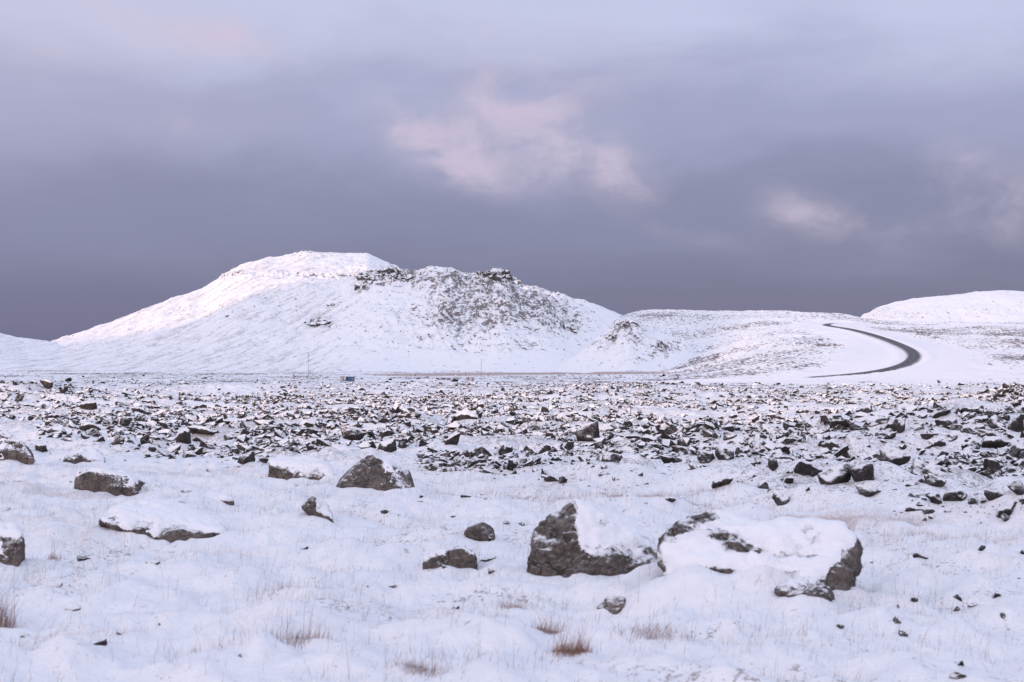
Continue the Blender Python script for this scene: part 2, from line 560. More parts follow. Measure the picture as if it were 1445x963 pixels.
def boulder(label, short, front, back, snow=0.0, thr=0.55, level=5, amp=0.035, depth=0.6, drift=0.05, extra=None, bias=None, p=16, sink=0.12, seed=0, dcap=1.0):
    """front: (px, py, dy) points of the faces turned to the camera; back: the same for the far side; dy in metres beyond the front foot"""
    pts = front + back
    bx = np.array([q[0] for q in front]); by = np.array([q[1] for q in front])
    cx = (min(bx) + max(bx)) / 2; basepy = max(by)
    Y0 = solve_y(min(max(cx, 15), 1430), basepy)
    cv = lambda L: np.array([pt(q[0], q[1], Y0 + q[2]) for q in L])
    hull = cv(pts)
    lo = hull.min(0)
    low = hull[hull[:, 2] < lo[2] + 0.35 * (hull[:, 2].max() - lo[2])].copy(); low[:, 2] -= sink
    hulls = [np.vstack([hull, low])]
    if extra:
        e = cv(extra); el = e[e[:, 2] < e[:, 2].min() + 0.3 * np.ptp(e[:, 2])].copy(); el[:, 2] -= sink
        hulls.append(np.vstack([e, el]))
    cen = hulls[0].mean(0) if not extra else (hulls[0].mean(0) + hulls[1].mean(0)) / 2
    v, f = radial(hulls, level, p, cen)
    size = float(np.ptp(hull[:, 0]))
    n0 = vnormals(v, f)
    q = v / size
    dis = fbm3(q * 3.1 + seed * 3.7, 3, seed + 20) * 0.6 + (np.abs(fbm3(q * 7.0 + seed, 4, seed + 40)) - .35) * -0.55 + fbm3(q * 19 + seed, 3, seed + 60) * 0.22
    rock = v + n0 * (dis * amp * size)[:, None]
    base = np.array([cen[0], cen[1], float(ground_z(cen[0], cen[1])[0])])
    sm = v + n0 * (fbm3(q * 3.1 + seed * 3.7, 3, seed + 20) * 0.6 * amp * size)[:, None]
    ns = vnormals(sm, f)
    m = ns[:, 2] - thr + 0.46 * fbm3(q * 5 + 5, 4, seed + 80) + 0.34 * fbm3(q * 20 + 5, 4, seed + 90)
    mb = ns[:, 2] - thr
    if bias is not None:
        px, py = pix(v[:, 0], v[:, 1], v[:, 2]); bb = bias(px, py, v - base); m = m + bb; mb = mb + bb
    fr = np.clip((mb + .34) / .75, -.7, 1) * (1 if snow > 0 else .5)
    o = link('boulder', new_mesh('boulder', rock - base, f, True, dict(frost=fr)), M['boulder'], base)
    tag(o, label, 'boulder', 'weathered boulders on the snow meadow')
    LANDMARKS.append(((min(bx) + max(bx)) / 2, (min(by) + max(by)) / 2, short, max(bx) - min(bx)))
    if short == 'the ridged front boulder': DRIFTS.append(((930 - CX) / F * Y0, Y0 - .05, .40, .30, -.075))
    if short == 'the broad flat boulder': DRIFTS.append(((955 - CX) / F * Y0, Y0 - .02, .30, .24, .12))
    if short == 'the broad flat boulder': DRIFTS.append((cen[0] - .12, Y0 + .12, size * .36, .22, .10))
    if short != 'the snow buried hummock': DRIFTS.append((cen[0], Y0 + np.ptp(hull[:, 1]) * .45, size * .62, max(np.ptp(hull[:, 1]) * .75, .25), drift))
    if snow > 0:
        th = .62 * snow * sstep(0, 0.7, m) * (1 + 0.5 * fbm3(q * 2.4 + 9, 2, seed + 95))
        th = np.where(m < 0.03, -0.012 * size, th)
        cap = sm * .45 + rock * .55 + ns * (th * .5)[:, None]; cap[:, 2] += th * .8
        keep = (m[f] > -0.06).all(1)
        ff = biggest(f[keep], len(v)); used = np.unique(ff); remap = np.full(len(v), -1); remap[used] = np.arange(len(used))
        if len(ff):
            link('snow_cap', new_mesh('snow_cap', cap[used] - base, remap[ff]), M['snow'], parent=o)
    return o


# right pair in front
boulder('brown ridged boulder in front, its left face bare and its right slope under smooth snow', 'the ridged front boulder',
        [(740, 812, .12), (744, 778, .22), (838, 813, 0), (826, 772, .06), (964, 812, .10), (900, 812, .02), (925, 774, .28)],
        [(760, 748, .40), (801, 714, .50), (838, 716, .75), (893, 740, .85), (770, 800, .8), (940, 795, 1.0)],
        snow=0.032, thr=0.50, level=6, amp=0.060, p=60, seed=1, drift=.02,
        bias=lambda x, y, v: np.where(x < 812 + (y - 745) * .30 + 7 * sstep(745, 725, y), -0.20 - .55 * sstep(768, 738, y), 0.22) - 0.50 * sstep(758, 792, y + 6 * np.sin(x / 9)))
boulder('broad flat boulder under thick snow with a humped left end and bare dark right end', 'the broad flat boulder',
        [(930, 800, .15), (955, 803, .10), (1100, 826, 0.05), (1160, 826, 0), (1208, 831, .05), (1226, 765, .35), (1218, 752, .40), (1185, 742, .45), (1010, 765, .3), (928, 760, .35)],
        [(1190, 738, .9), (1060, 745, 1.1), (935, 752, .9), (1222, 770, .9), (1000, 790, 1.2)],
        extra=[(930, 800, .15), (1080, 815, .1), (928, 752, .30), (958, 735, .5), (985, 716, .62), (1030, 720, .75), (1068, 745, .7), (1110, 790, .4), (1040, 740, 1.1), (940, 760, 1.0), (1150, 800, .8)],
        snow=0.045, thr=0.34, level=6, amp=0.052, p=14, seed=2, drift=.05,
        bias=lambda x, y, v: 0.14 - 0.9 * sstep(-10, 16, x - 1213 + (y - 760) * 1.0) + .15 * sstep(800, 825, y) - blobs(x, y, [(956, 744, 26, 14, 1.15), (930, 756, 10, 12, .8), (970, 788, 50, 16, -.75), (1020, 756, 24, 11, 1.1), (1050, 773, 30, 10, 1.1), (1003, 728, 44, 10, .8), (985, 722, 16, 10, 1.0), (975, 808, 24, 5, .9), (1120, 785, 36, 5, .7), (1203, 748, 16, 7, 1.0), (1085, 815, 30, 6, .6), (1020, 808, 26, 6, .7)]))
boulder('low mossy ledge half buried in snow against the broad flat boulder', 'the low mossy ledge',
        [(1094, 836, .05), (1130, 841, 0), (1174, 838, .05), (1105, 825, .12), (1160, 824, .12)], [(1118, 815, .25), (1146, 813, .3), (1090, 832, .4), (1180, 832, .4), (1130, 820, .6)],
        snow=0.02, thr=0.62, level=5, amp=.07, seed=3, drift=-.02, p=8, bias=lambda x, y, v: -.4 * sstep(820, 830, y))
boulder('small pointed stone streaked with snow in the front meadow', 'the small pointed stone',
        [(838, 864, .03), (896, 867, .05), (866, 868, 0), (850, 850, .06)], [(866, 835, .12), (882, 842, .15), (845, 860, .3), (890, 860, .3)],
        snow=0.01, thr=0.95, level=5, amp=.05, seed=4, drift=-.02, p=14)
boulder('dark bare lump of rock sitting above the wedge shaped stone', 'the dark bare lump',
        [(658, 768, .05), (697, 769, 0), (653, 752, .1), (700, 752, .1), (668, 740, .12)], [(682, 735, .2), (695, 742, .25), (660, 760, .4), (698, 760, .4)],
        snow=0, thr=0.95, level=5, amp=.06, seed=5, drift=.02, p=12)
boulder('wedge shaped dark stone with snow smoothed over its left back', 'the wedge shaped stone',
        [(596, 792, .05), (674, 803, 0), (640, 802, 0), (670, 782, .05), (650, 771, .1)], [(655, 769, .15), (620, 778, .3), (600, 790, .5), (672, 790, .4)],
        snow=0.03, thr=0.62, level=5, amp=.04, seed=6, drift=.03, bias=lambda x, y, v: np.where(x < 630, .2, -.15))
boulder('large bare pyramid shaped boulder with snow streaks down its right face', 'the pyramid boulder',
        [(469, 690, .15), (500, 693, .02), (556, 695, 0), (586, 693, .25), (521, 638, .40), (545, 650, .25), (578, 668, .38)],
        [(528, 637, .55), (480, 672, .55), (552, 650, .7), (582, 672, .8), (480, 688, 1.0), (575, 688, 1.0)],
        snow=0.012, thr=0.66, level=6, amp=.020, seed=7, drift=.05, p=24,
        bias=lambda x, y, v: blobs(x, y, [(545, 655, 9, 14, .45), (562, 672, 12, 14, .45), (568, 688, 12, 8, .4)]) - .25)
boulder('low dark boulder with a thick snow top just left of the pyramid boulder', 'the low snow topped boulder',
        [(379, 667, .1), (420, 674, 0), (472, 677, .05), (379, 652, .15), (402, 655, .12), (468, 664, .15)], [(400, 645, .5), (440, 646, .7), (470, 660, .8), (385, 660, .9)],
        snow=0.05, thr=0.42, level=5, amp=.03, seed=8, drift=.04)
boulder('twin humped boulder in the left meadow with a bare brown front', 'the twin humped boulder',
        [(105, 686, .1), (145, 694, .03), (190, 698, 0), (106, 668, .15), (128, 662, .15), (150, 672, .15), (186, 674, .12), (193, 686, .1)],
        [(130, 660, .35), (175, 669, .5), (212, 682, .6), (110, 675, .6), (205, 692, .7)],
        snow=0.03, thr=0.52, level=5, amp=.04, seed=9, drift=.04)
boulder('long snow buried hummock of rock with ragged bare strip along its lower edge', 'the snow buried hummock',
        [(136, 738, .25), (180, 746, .1), (240, 762, 0), (300, 752, .1), (325, 748, .25), (140, 728, .35), (240, 742, .15)],
        [(170, 714, .8), (215, 706, 1.0), (260, 712, 1.1), (310, 735, .9), (150, 735, 1.3), (320, 745, 1.3)],
        snow=0.05, thr=0.36, level=6, amp=.020, seed=10, drift=.03, bias=lambda x, y, v: -.72 * blobs(x, y, [(158, 735, 18, 9, 1.2), (200, 744, 14, 9, 1.2), (248, 753, 30, 10, 1.3), (300, 750, 20, 5, .8), (178, 741, 8, 12, -1), (222, 750, 7, 12, -1)]))
boulder('dark boulder cut off by the left border under a cushion of snow', 'the dark border boulder',
        [(-50, 806, .1), (20, 803, 0), (36, 782, .1), (35, 755, .12), (-60, 745, .2)], [(-20, 734, .35), (20, 742, .35), (-55, 770, .7), (30, 780, .7)],
        snow=0.05, thr=0.5, level=5, amp=.03, seed=11, drift=.03)
boulder('steep grey boulder at the left border sloping down to its right', 'the steep border boulder',
        [(-60, 652, .1), (0, 650, 0), (50, 647, .1), (30, 622, .3), (-50, 600, .5)], [(2, 601, .6), (18, 612, .6), (-50, 630, 1.2), (45, 640, 1.2)],
        snow=0.015, thr=0.72, level=5, amp=.04, seed=12, drift=.04)
boulder('rounded snow topped rock right of the steep border boulder', 'the rounded snow topped rock',
        [(90, 652, .05), (118, 650, 0), (150, 654, .05), (92, 642, .12), (112, 638, .1)], [(122, 630, .3), (140, 635, .4), (95, 648, .6), (150, 648, .6)],
        snow=0.035, thr=0.5, level=5, amp=.04, seed=13, drift=.03)
boulder('small dark cone of stone with snow on its right side, below the pyramid boulder', 'the small dark cone',
        [(424, 716, .03), (445, 722, .0), (470, 731, .05), (430, 706, .08), (440, 699, .1)], [(440, 698, .15), (462, 710, .2), (430, 715, .35), (468, 725, .35)],
        snow=0.02, thr=0.6, level=5, amp=.04, seed=14, drift=.02, bias=lambda x, y, v: np.where(x > 446, .25, -.3))
boulder('low sliver of dark rock showing through the snow above the buried hummock', 'the low rock sliver',
        [(278, 705, .0), (330, 707, 0), (284, 700, .1), (324, 702, .1)], [(290, 697, .25), (318, 698, .3), (280, 704, .4), (328, 705, .4)],
        snow=0.02, thr=0.5, level=4, amp=.04, seed=15, drift=.02)

HAND = [  # px, base py, width, height in photograph pixels, shape class
    (833, 622, 36, 27, 1), (254, 565, 20, 10, 2), (258, 627, 17, 25, 1), (274, 615, 42, 12, 0), (497, 622, 38, 18, 2), (549, 638, 30, 16, 2), (640, 628, 18, 18, 1),
    (657, 593, 40, 14, 0), (681, 646, 36, 16, 0), (875, 600, 17, 10, 1), (863, 655, 28, 14, 0), (610, 665, 21, 11, 2), (794, 682, 13, 11, 1), (1002, 655, 36, 17, 0),
    (1026, 652, 26, 24, 3), (1092, 664, 15, 20, 2), (1141, 679, 36, 26, 2), (1181, 683, 52, 28, 3), (1229, 679, 38, 27, 3), (1263, 655, 42, 20, 1), (1320, 638, 34, 15, 0),
    (1341, 624, 28, 14, 3), (1243, 601, 34, 9, 0), (1272, 611, 25, 20, 2), (1329, 591, 38, 9, 0), (1345, 604, 24, 12, 0), (1400, 634, 38, 15, 0), (1408, 705, 30, 18, 1),
    (1352, 709, 32, 19, 3), (1320, 712, 19, 17, 2), (1105, 711, 24, 17, 3), (1016, 690, 32, 11, 0), (1225, 702, 32, 17, 1), (1296, 724, 30, 11, 3), (1316, 726, 24, 9, 0), (1427, 726, 38, 14, 0),
    (1320, 688, 26, 19, 1), (942, 708, 25, 9, 0), (1152, 618, 15, 10, 1), (1123, 619, 19, 7, 0), (1207, 607, 26, 11, 2), (1174, 638, 26, 17, 3), (1029, 620, 28, 12, 0),
    (128, 610, 36, 11, 0), (126, 577, 24, 11, 1), (193, 584, 20, 9, 0), (282, 592, 24, 9, 0), (362, 597, 16, 10, 1), (412, 625, 24, 10, 0), (349, 654, 28, 13, 2), (58, 639, 17, 13, 3),
    (216, 628, 20, 7, 0), (141, 625, 14, 8, 1), (63, 549, 24, 13, 2), (27, 567, 18, 10, 2), (543, 726, 14, 9, 1), (657, 706, 15, 9, 2), (892, 704, 12, 9, 1), (1351, 851, 18, 12, 2),
    (1291, 851, 15, 8, 0), (1375, 856, 12, 8, 3), (1185, 888, 16, 8, 3), (1265, 882, 10, 12, 2), (1275, 899, 16, 10, 1), (1356, 958, 30, 10, 3), (1356, 943, 19, 9, 1), (1415, 873, 13, 7, 2),
    (1408, 844, 12, 8, 1), (1232, 795, 12, 6, 0), (1303, 789, 22, 9, 3), (105, 862, 22, 8, 3), (116, 793, 20, 9, 2), (148, 793, 26, 6, 0), (214, 798, 24, 8, 3), (339, 930, 9, 8, 1),
    (429, 777, 14, 5, 0), (246, 714, 20, 7, 0), (262, 697, 14, 6, 2), (690, 765, 12, 8, 3), (712, 741, 14, 7, 1), (735, 742, 12, 6, 3), (627, 803, 10, 5, 0), (690, 792, 24, 8, 3),
    (1440, 700, 30, 22, 1), (1436, 610, 30, 26, 1), (1368, 612, 22, 10, 0), (1260, 622, 22, 12, 1), (960, 640, 26, 10, 0), (770, 640, 22, 10, 2), (745, 652, 18, 8, 0), (590, 612, 22, 10, 1), (570, 585, 20, 9, 2)]
for (hx, hy, w, h, c) in HAND:      # snow heaped over the stones of the meadow
    if hy > 690 and h < 14:
        Y = solve_y(hx, hy); DRIFTS.append(((hx - CX) / F * Y, Y + .5 * w / F * Y, w / F * Y * 1.1, w / F * Y * .8, h / F * Y * .55))

# ------------------------------------------------------------------ ground sheet
dense = np.arange(-0.44, 0.4401, 0.00105)
coarse = np.linspace(0.44, 2 * math.pi - 0.44, 92)[1:-1]
TH = np.r_[dense, coarse]
RR = np.r_[np.exp(np.linspace(math.log(.6), math.log(5.5), 40))[:-1], np.exp(np.linspace(math.log(5.5), math.log(300), 560))[:-1],
           np.arange(300, 480, 1.0), np.arange(480, 1010, 2.0), np.exp(np.linspace(math.log(1010), math.log(9000), 60))]
nt, nr = len(TH), len(RR)
GX = (np.sin(TH)[None, :] * RR[:, None]).ravel(); GY = (np.cos(TH)[None, :] * RR[:, None]).ravel()
gz, gd, gpx, gpy, glm, gw, grd = ground_z(GX, GY, True)
front = GY > 1
_, gpyr = pix(GX, GY, gz)
# straw bands
nb = fbm2(GX / 3.0, GY / 1.3, 4, 70)
dry = 0.30 * sstep(0.05, 0.7, nb) * (gd < 40)
edge = lava_edge(gpx)
dry += 0.27 * np.exp(-((gpyr - edge - 16) / 12.0) ** 2) * sstep(560, 720, gpx) * (gd < 45) * (0.55 + nb)
dry += 0.06 * np.exp(-((gpyr - 695) / 22.0) ** 2) * sstep(540, 300, gpx) * (gd < 45) * (0.4 + nb)
strip = np.exp(-((gpyr - np.interp(gpx, [500, 700, 950], [529.5, 527.8, 526.2])) / 1.7) ** 2) * sstep(490, 580, gpx) * sstep(975, 900, gpx) * (gd > 300)
dry += 0.42 * sstep(0.0, .6, fbm2(GX / 40, GY / 25, 3, 72)) * sstep(180, 300, gd) * (1 - gw)
dry = np.where(front, np.clip(dry, 0, 1) + strip * 1.4, 0.1)
# stones and heath too small to build, far off
sp = sstep(120, 260, gd) * (0.55 + 0.45 * fbm2(GX / 50, GY / 50, 3, 74))
sp = sp * (1 - 0.85 * sstep(16, 8, grd)) * (1 - strip)
uphill = gw * sstep(360, 520, gd)
uphill = gw * (sstep(360, 520, gd) * sstep(900, 1130, gpx) + sstep(610, 690, gd) * sstep(1130, 900, gpx))
sp = np.where(uphill > .5, 0.48 + 0.30 * fbm2(GX / 70, GY / 70, 3, 76), sp)
for (x, y, rx, ry, a) in [(1280, 472, 60, 7, .55), (1185, 488, 45, 4, .5), (1420, 475, 50, 12, .25), (1050, 495, 110, 9, .12), (930, 446, 50, 5, .3), (1130, 447, 60, 4, .3)]:
    sp = sp + a * np.exp(-((gpx - x) / rx) ** 2 - ((gpyr - y) / ry) ** 2) * (gd > 360)
emb = np.exp(-((gpx - 1225) / 40.0) ** 2 - ((gpyr - 503) / 13.0) ** 2) + np.exp(-((gpx - 1300) / 55.0) ** 2 - ((gpyr - 535) / 9.0) ** 2)
sp = np.clip(sp - 1.2 * emb, 0, 1) * (1 - sstep(26, 12, grd))
cl = np.exp(-((gpx - 322) / 26.0) ** 2 - ((gpyr - 551) / 8.0) ** 2)
sp = np.clip(sp * (1 - cl), 0, 1)
grit = np.clip(glm * (.75 + .35 * fbm2(GX / 6, GY / 6, 3, 78)) * (gd < 320) + (1 - glm) * (gd < 60) * (.34 + .40 * sstep(.1, .7, fbm2(GX / 1.5, GY / 1.1, 3, 79))), 0, 1) * (1 - cl)
I = np.arange(nr - 1)[:, None] * nt; J = np.arange(nt)[None, :]; J2 = (J + 1) % nt
faces = np.stack([I + J, I + nt + J, I + nt + J2, I + J2], -1).reshape(-1, 4)[:, ::-1]
me = new_mesh('ground', np.c_[GX, GY, gz], faces, True, dict(dry=dry, speck=sp, grit=grit))
tag(link('ground', me, M['ground']), 'snow covered plain and meadow with lava rubble and dry grass showing through', 'ground', kind='structure')

# ------------------------------------------------------------------ hills
def hill_layer(PX, D, sil, R, Ft, z0=-7.5, g=1.35, back=420):
    zr = (HY - sil(PX)) / F * R
    s = np.clip((D - Ft) / (R - Ft), 0, 1)
    k = s ** g * (1 - .2 * s ** 3) / .8
    zf = z0 + (zr - z0) * k
    zb = zr - (zr - z0) * sstep(0, 1, (D - R) / back)
    return np.where(D < R, zf, zb)


def hill_mesh(name, label, px0, px1, d0, d1, npx, nd, fn, rock, streak, rough, dpow=1.0):
    px = np.linspace(px0, px1, npx); d = d0 + (d1 - d0) * np.linspace(0, 1, nd) ** dpow
    D, PX = np.meshgrid(d, px, indexing='ij'); D = D.ravel(); PX = PX.ravel()
    X = (PX - CX) / F * D
    z = fn(PX, D, X)
    py = HY - F * z / D
    rk = np.clip(rock(PX, py), 0, 1); st = np.clip(streak(PX, py), 0, 1)
    s = sstep(-4, 8, z)
    rid = 1 - np.abs(noise2(X / 17, D / 17 + z / 14, 31)) * 1.6
    rid2 = 1 - np.abs(noise2(X / 6 + z / 9, D / 7, 32)) * 1.6
    z = z + s * rough * (1.6 * noise2(X / 55, D / 55, 30) + .7 * fbm2(X / 16, D / 16, 3, 33)
                 + rk * (4.0 * (rid - .62) + 2.6 * (rid2 - .6) + 1.2 * noise2(X / 2.6, D / 3, 34)))
    z = z + s * st * .5 * noise2((X * .8 + z * 1.0) / 9, (z * .8 - X * .5) / 34, 35)
    i = np.arange(nd - 1)[:, None] * npx; j = np.arange(npx - 1)[None, :]
    f = np.stack([i + j, i + j + 1, i + npx + j + 1, i + npx + j], -1).reshape(-1, 4)
    o = link(name, new_mesh(name, np.c_[X, D, z], f, True, dict(rocky=rk, streak=st)), M['hill'])
    tag(o, label, 'hill', kind='structure')
    return np.c_[X, D, z], rk, PX, HY - F * z / D


SA = curve([(-300, 560), (20, 500), (60, 487), (75, 482), (100, 474), (150, 458), (200, 438), (250, 420), (290, 405), (310, 392), (330, 379), (355, 369),
            (400, 362), (435, 357), (475, 357.5), (515, 359), (535, 367), (558, 378), (600, 392), (660, 397), (735, 402), (770, 411), (820, 425),
            (860, 438), (882, 446), (920, 460), (960, 478), (1000, 500), (1100, 540)])
SB = curve([(300, 560), (380, 480), (430, 432), (470, 410), (500, 396), (520, 388), (550, 382), (575, 385), (600, 379), (622, 374.5), (640, 379), (660, 388), (680, 388),
            (700, 380.5), (715, 385), (730, 402), (745, 412), (770, 425), (790, 440), (810, 460), (830, 484), (850, 505), (880, 530), (1000, 560)])
SD = curve([(-700, 430), (-200, 445), (-60, 462), (0, 471.5), (30, 479), (60, 482.5), (100, 488.5), (160, 497), (240, 508), (330, 519), (430, 535), (600, 560)])
SC_ = curve([(740, 560), (780, 522), (800, 509), (820, 497), (840, 481), (860, 465), (876, 453), (887, 449.5), (897, 454), (908, 461), (930, 470), (950, 478), (975, 491), (990, 506), (1015, 526), (1060, 560)])
SE = curve([(1100, 520), (1160, 478), (1190, 462), (1212, 449), (1240, 434), (1270, 425), (1300, 419.5), (1340, 415.5), (1380, 412), (1420, 410.5), (1445, 411),
            (1520, 412), (1650, 428), (1900, 470)])


def f_main(PX, D, X):
    wob = 14 * noise2(X / 60, X * 0 + 3.3, 40)
    a = hill_layer(PX, D, SA, 1000, 640 + wob, g=1.3)
    # dome standing on a bench
    b = hill_layer(PX, D, SB, 860, 632 + wob, g=1.5, back=260)
    k = 3.0
    m = np.maximum(a, b) + np.maximum(k - np.abs(a - b), 0) ** 2 / (4 * k)
    return m


rock_main = lambda x, y: (0.14 + blobs(x, y, [(545, 389, 48, 9, .85), (620, 396, 60, 14, .65), (700, 395, 45, 16, .9), (655, 418, 70, 18, .44), (660, 450, 120, 36, .22), (770, 450, 60, 30, .30), (700, 440, 70, 26, .25), (640, 450, 40, 20, .40), (755, 425, 45, 22, .5),
    (800, 455, 26, 14, .6), (640, 455, 90, 22, .28), (690, 490, 90, 6, .40), (318, 386, 24, 9, .5), (400, 388, 110, 4, .35), (435, 358, 30, 3, .4), (470, 390, 60, 5, .35), (455, 456, 18, 9, .8),
    (512, 406, 9, 6, .9), (90, 478, 14, 5, .3), (590, 480, 60, 10, .15), (580, 376, 70, 5, .25), (250, 440, 120, 14, .10), (400, 430, 90, 25, .12)]))
main_pts = hill_mesh('hill', 'broad snowy hill with a rocky crest rising beyond the plain', -40, 1040, 610, 1500, 820, 300, f_main, rock_main,
                     lambda x, y: 0.75 * sstep(560, 420, x) + 0.2, 1.0, 1.35)
hill_mesh('hill', 'low snowy hill at the left border beside the broad hill', -700, 480, 630, 1400, 300, 110,
          lambda P, D, X: hill_layer(P, D, SD, 920, 650), lambda x, y: .14 + 0 * x, lambda x, y: .95 + 0 * x, 1.0)
mound_pts = hill_mesh('hill', 'small pointed rocky mound at the right foot of the broad hill', 740, 1060, 585, 900, 300, 150,
          lambda P, D, X: hill_layer(P, D, SC_, 690, 590 + 10 * noise2(X / 20, X * 0, 41), back=150, g=1.15),
          lambda x, y: .14 + blobs(x, y, [(885, 460, 24, 7, .9), (870, 473, 12, 13, .65), (900, 476, 15, 15, .7), (930, 490, 16, 11, .75), (958, 490, 22, 7, .55), (850, 486, 16, 9, .4), (910, 505, 28, 6, .35)]),
          lambda x, y: .3 + 0 * x, .95)
hill_mesh('hill', 'smooth sunlit hill behind the winding road at the right', 1080, 1900, 1040, 2300, 300, 120,
          lambda P, D, X: hill_layer(P, D, SE, 1450, 1060, z0=8, back=700), lambda x, y: .10 + blobs(x, y, [(1235, 437, 30, 4, .6), (1260, 446, 60, 4, .6), (1400, 440, 80, 6, .3)]), lambda x, y: .35 + 0 * x, .9)

# unseen mountain added behind the viewer: skyline shaped to block low sun from the foreground
SUN_EL = math.radians(7.0); SAX, SAY = .6, .8          # light travels towards (SAX, SAY)
HB = curve([(-1800, 60), (-1100, 150), (-800, 186), (-665, 192), (-605, 243), (-470, 250), (-420, 236), (-360, 207), (-310, 186), (-255, 160), (-190, 150), (-150, 116), (-75, 112), (-30, 113.5), (0, 122), (40, 140), (300, 150), (900, 120), (1600, 40)])
uu, ss = np.meshgrid(np.linspace(-1800, 1600, 240), np.linspace(-1700, -420, 90)); uu, ss = uu.ravel(), ss.ravel()
bx_, by_ = uu * SAY + ss * SAX, -uu * SAX + ss * SAY
tt = np.where(ss > -900, np.clip((-420 - ss) / 480, 0, 1) ** 1.3, sstep(-1700, -900, ss))
hz = -10 + (HB(uu) + 10) * tt + sstep(0, .4, tt) * (1 - .7 * sstep(.8, 1, tt)) * 9 * fbm2(bx_ / 120, by_ / 120, 4, 50)
i_ = np.arange(89)[:, None] * 240; j_ = np.arange(239)[None, :]
fb = np.stack([i_ + j_, i_ + j_ + 1, i_ + 241 + j_, i_ + 240 + j_], -1).reshape(-1, 4)
tag(link('hill', new_mesh('hill', np.c_[bx_, by_, hz], fb, True, dict(rocky=np.full(len(hz), .2), streak=np.full(len(hz), .1))), M['hill']),
    'unseen snowy mountain added behind the viewer to keep the foreground in shade', 'hill', kind='structure')

# ------------------------------------------------------------------ road
nrm = np.gradient(RP, axis=0); nrm /= np.linalg.norm(nrm, axis=1, keepdims=True); nrm = np.c_[nrm[:, 1], -nrm[:, 0]]


def ribbon(o1, o2, dz, a=0, b=None, every=None):
    q = slice(a, b)
    L = np.c_[RP[q] + nrm[q] * o1, RZ[q] + dz]; R = np.c_[RP[q] + nrm[q] * o2, RZ[q] + dz]
    n = len(L); v = np.vstack([L, R]); i = np.arange(n - 1)
    if every: i = i[(i % every[0]) < every[1]]
    return v, np.c_[i, i + n, i + n + 1, i + 1]


v, f = ribbon(-1.75, 1.75, 0.0)
road = tag(link('road', new_mesh('road', v, f), M['asphalt']), 'dark cleared asphalt road winding up the snowy slope in an S', 'road', kind='structure')
v, f = ribbon(-.06, .06, 0.02, every=(9, 3))
link('centre_line', new_mesh('centre_line', v, f), M['paint'], parent=road)
for s_ in (-1, 1):
    v, f = ribbon(s_ * 1.55 - .05, s_ * 1.55 + .05, 0.02)
    link('edge_line', new_mesh('edge_line', v, f), M['paint'], parent=road)
    v, f = ribbon(s_ * 1.92 - .16, s_ * 1.92 + .16, -0.06)
    link('verge', new_mesh('verge', v, f), M['verge'], parent=road)

# ------------------------------------------------------------------ lava rocks
CLASSES = [('flat slab', (1, .75, .36)), ('angular block', (1, .85, .70)), ('jagged wedge', (1, .6, .52)), ('blunt lump', (1, .9, .62))]
HI = []
for c, (nm, asp) in enumerate(CLASSES):
    for k in range(7):
        sd = 100 + c * 10 + k
        v, f = rand_rock(sd, asp, 9 + (k % 3) * 2, 4, 34 if c < 3 else 16, .085)
        HI.append((c, v, f, new_mesh('rock', v, f)))
        HI[-1][3].materials.append(M['lava'])
LO = [hull_rock(300 + k, CLASSES[k % 4][1], 10 + k % 5) for k in range(28)]

# candidate positions on the rubble field
cand = []
def density(px, py, d, X, Y):
    lm = lava_mask(px, py)
    big = fbm2(X / 7.0, Y / 7.0, 3, 90); small = fbm2(X / 2.2, Y / 2.2, 2, 91)
    rd_ = 1 - np.abs(noise2(X / 3.1, Y / 3.1, 8)) * 1.4
    cl = sstep(-.45, .50, big + .5 * small + .5 * (rd_ - .6))
    core = np.interp(px, [0, 300, 400, 700, 780, 1000, 1100, 1445], [.62, .75, 1.15, 1.15, .8, .8, .95, 1])
    k = np.interp(py, [530, 540, 556, 568, 600, 650, 700, 760], [.20, .30, .42, .85, 1, 1, 1, 1])
    soft = 1 - .55 * np.exp(-((px - 880) / 130) ** 2 - ((py - 585) / 13) ** 2) - .6 * np.exp(-((px - 1150) / 170) ** 2 - ((py - 584) / 12) ** 2)
    soft = soft * (1 - .95 * np.exp(-((px - 330) / 40) ** 2 - ((py - 550) / 9) ** 2))
    return lm * cl * core * k * np.clip(soft, .05, 1)

for (d0, d1, dens, s0) in [(17, 34, 92, .054), (34, 70, 86, .068), (70, 150, 24.0, .080), (150, 260, 2.6, .125), (260, 330, .34, .20), (330, 560, .13, .28)]:
    area = .43 * 2 * (d1 ** 2 - d0 ** 2) / 2
    n = int(area * dens)
    Y = np.sqrt(rng.uniform(d0 ** 2, d1 ** 2, n)); X = rng.uniform(-.43, .43, n) * Y
    zb = base_z(X, Y)[0]; px, py = pix(X, Y, zb)
    keep = rng.random(n) < density(px, py, Y, X, Y)
    X, Y = X[keep], Y[keep]
    s = s0 * np.exp(rng.normal(0, .72, len(X))); s = np.minimum(s, s0 * 4.2)
    s = s * (1 + .35 * sstep(1000, 1150, px[keep]) * sstep(45, 38, Y))
    far = (Y > 320) & (px[keep] > 960)
    cand.append(np.c_[X, Y, s][~far])
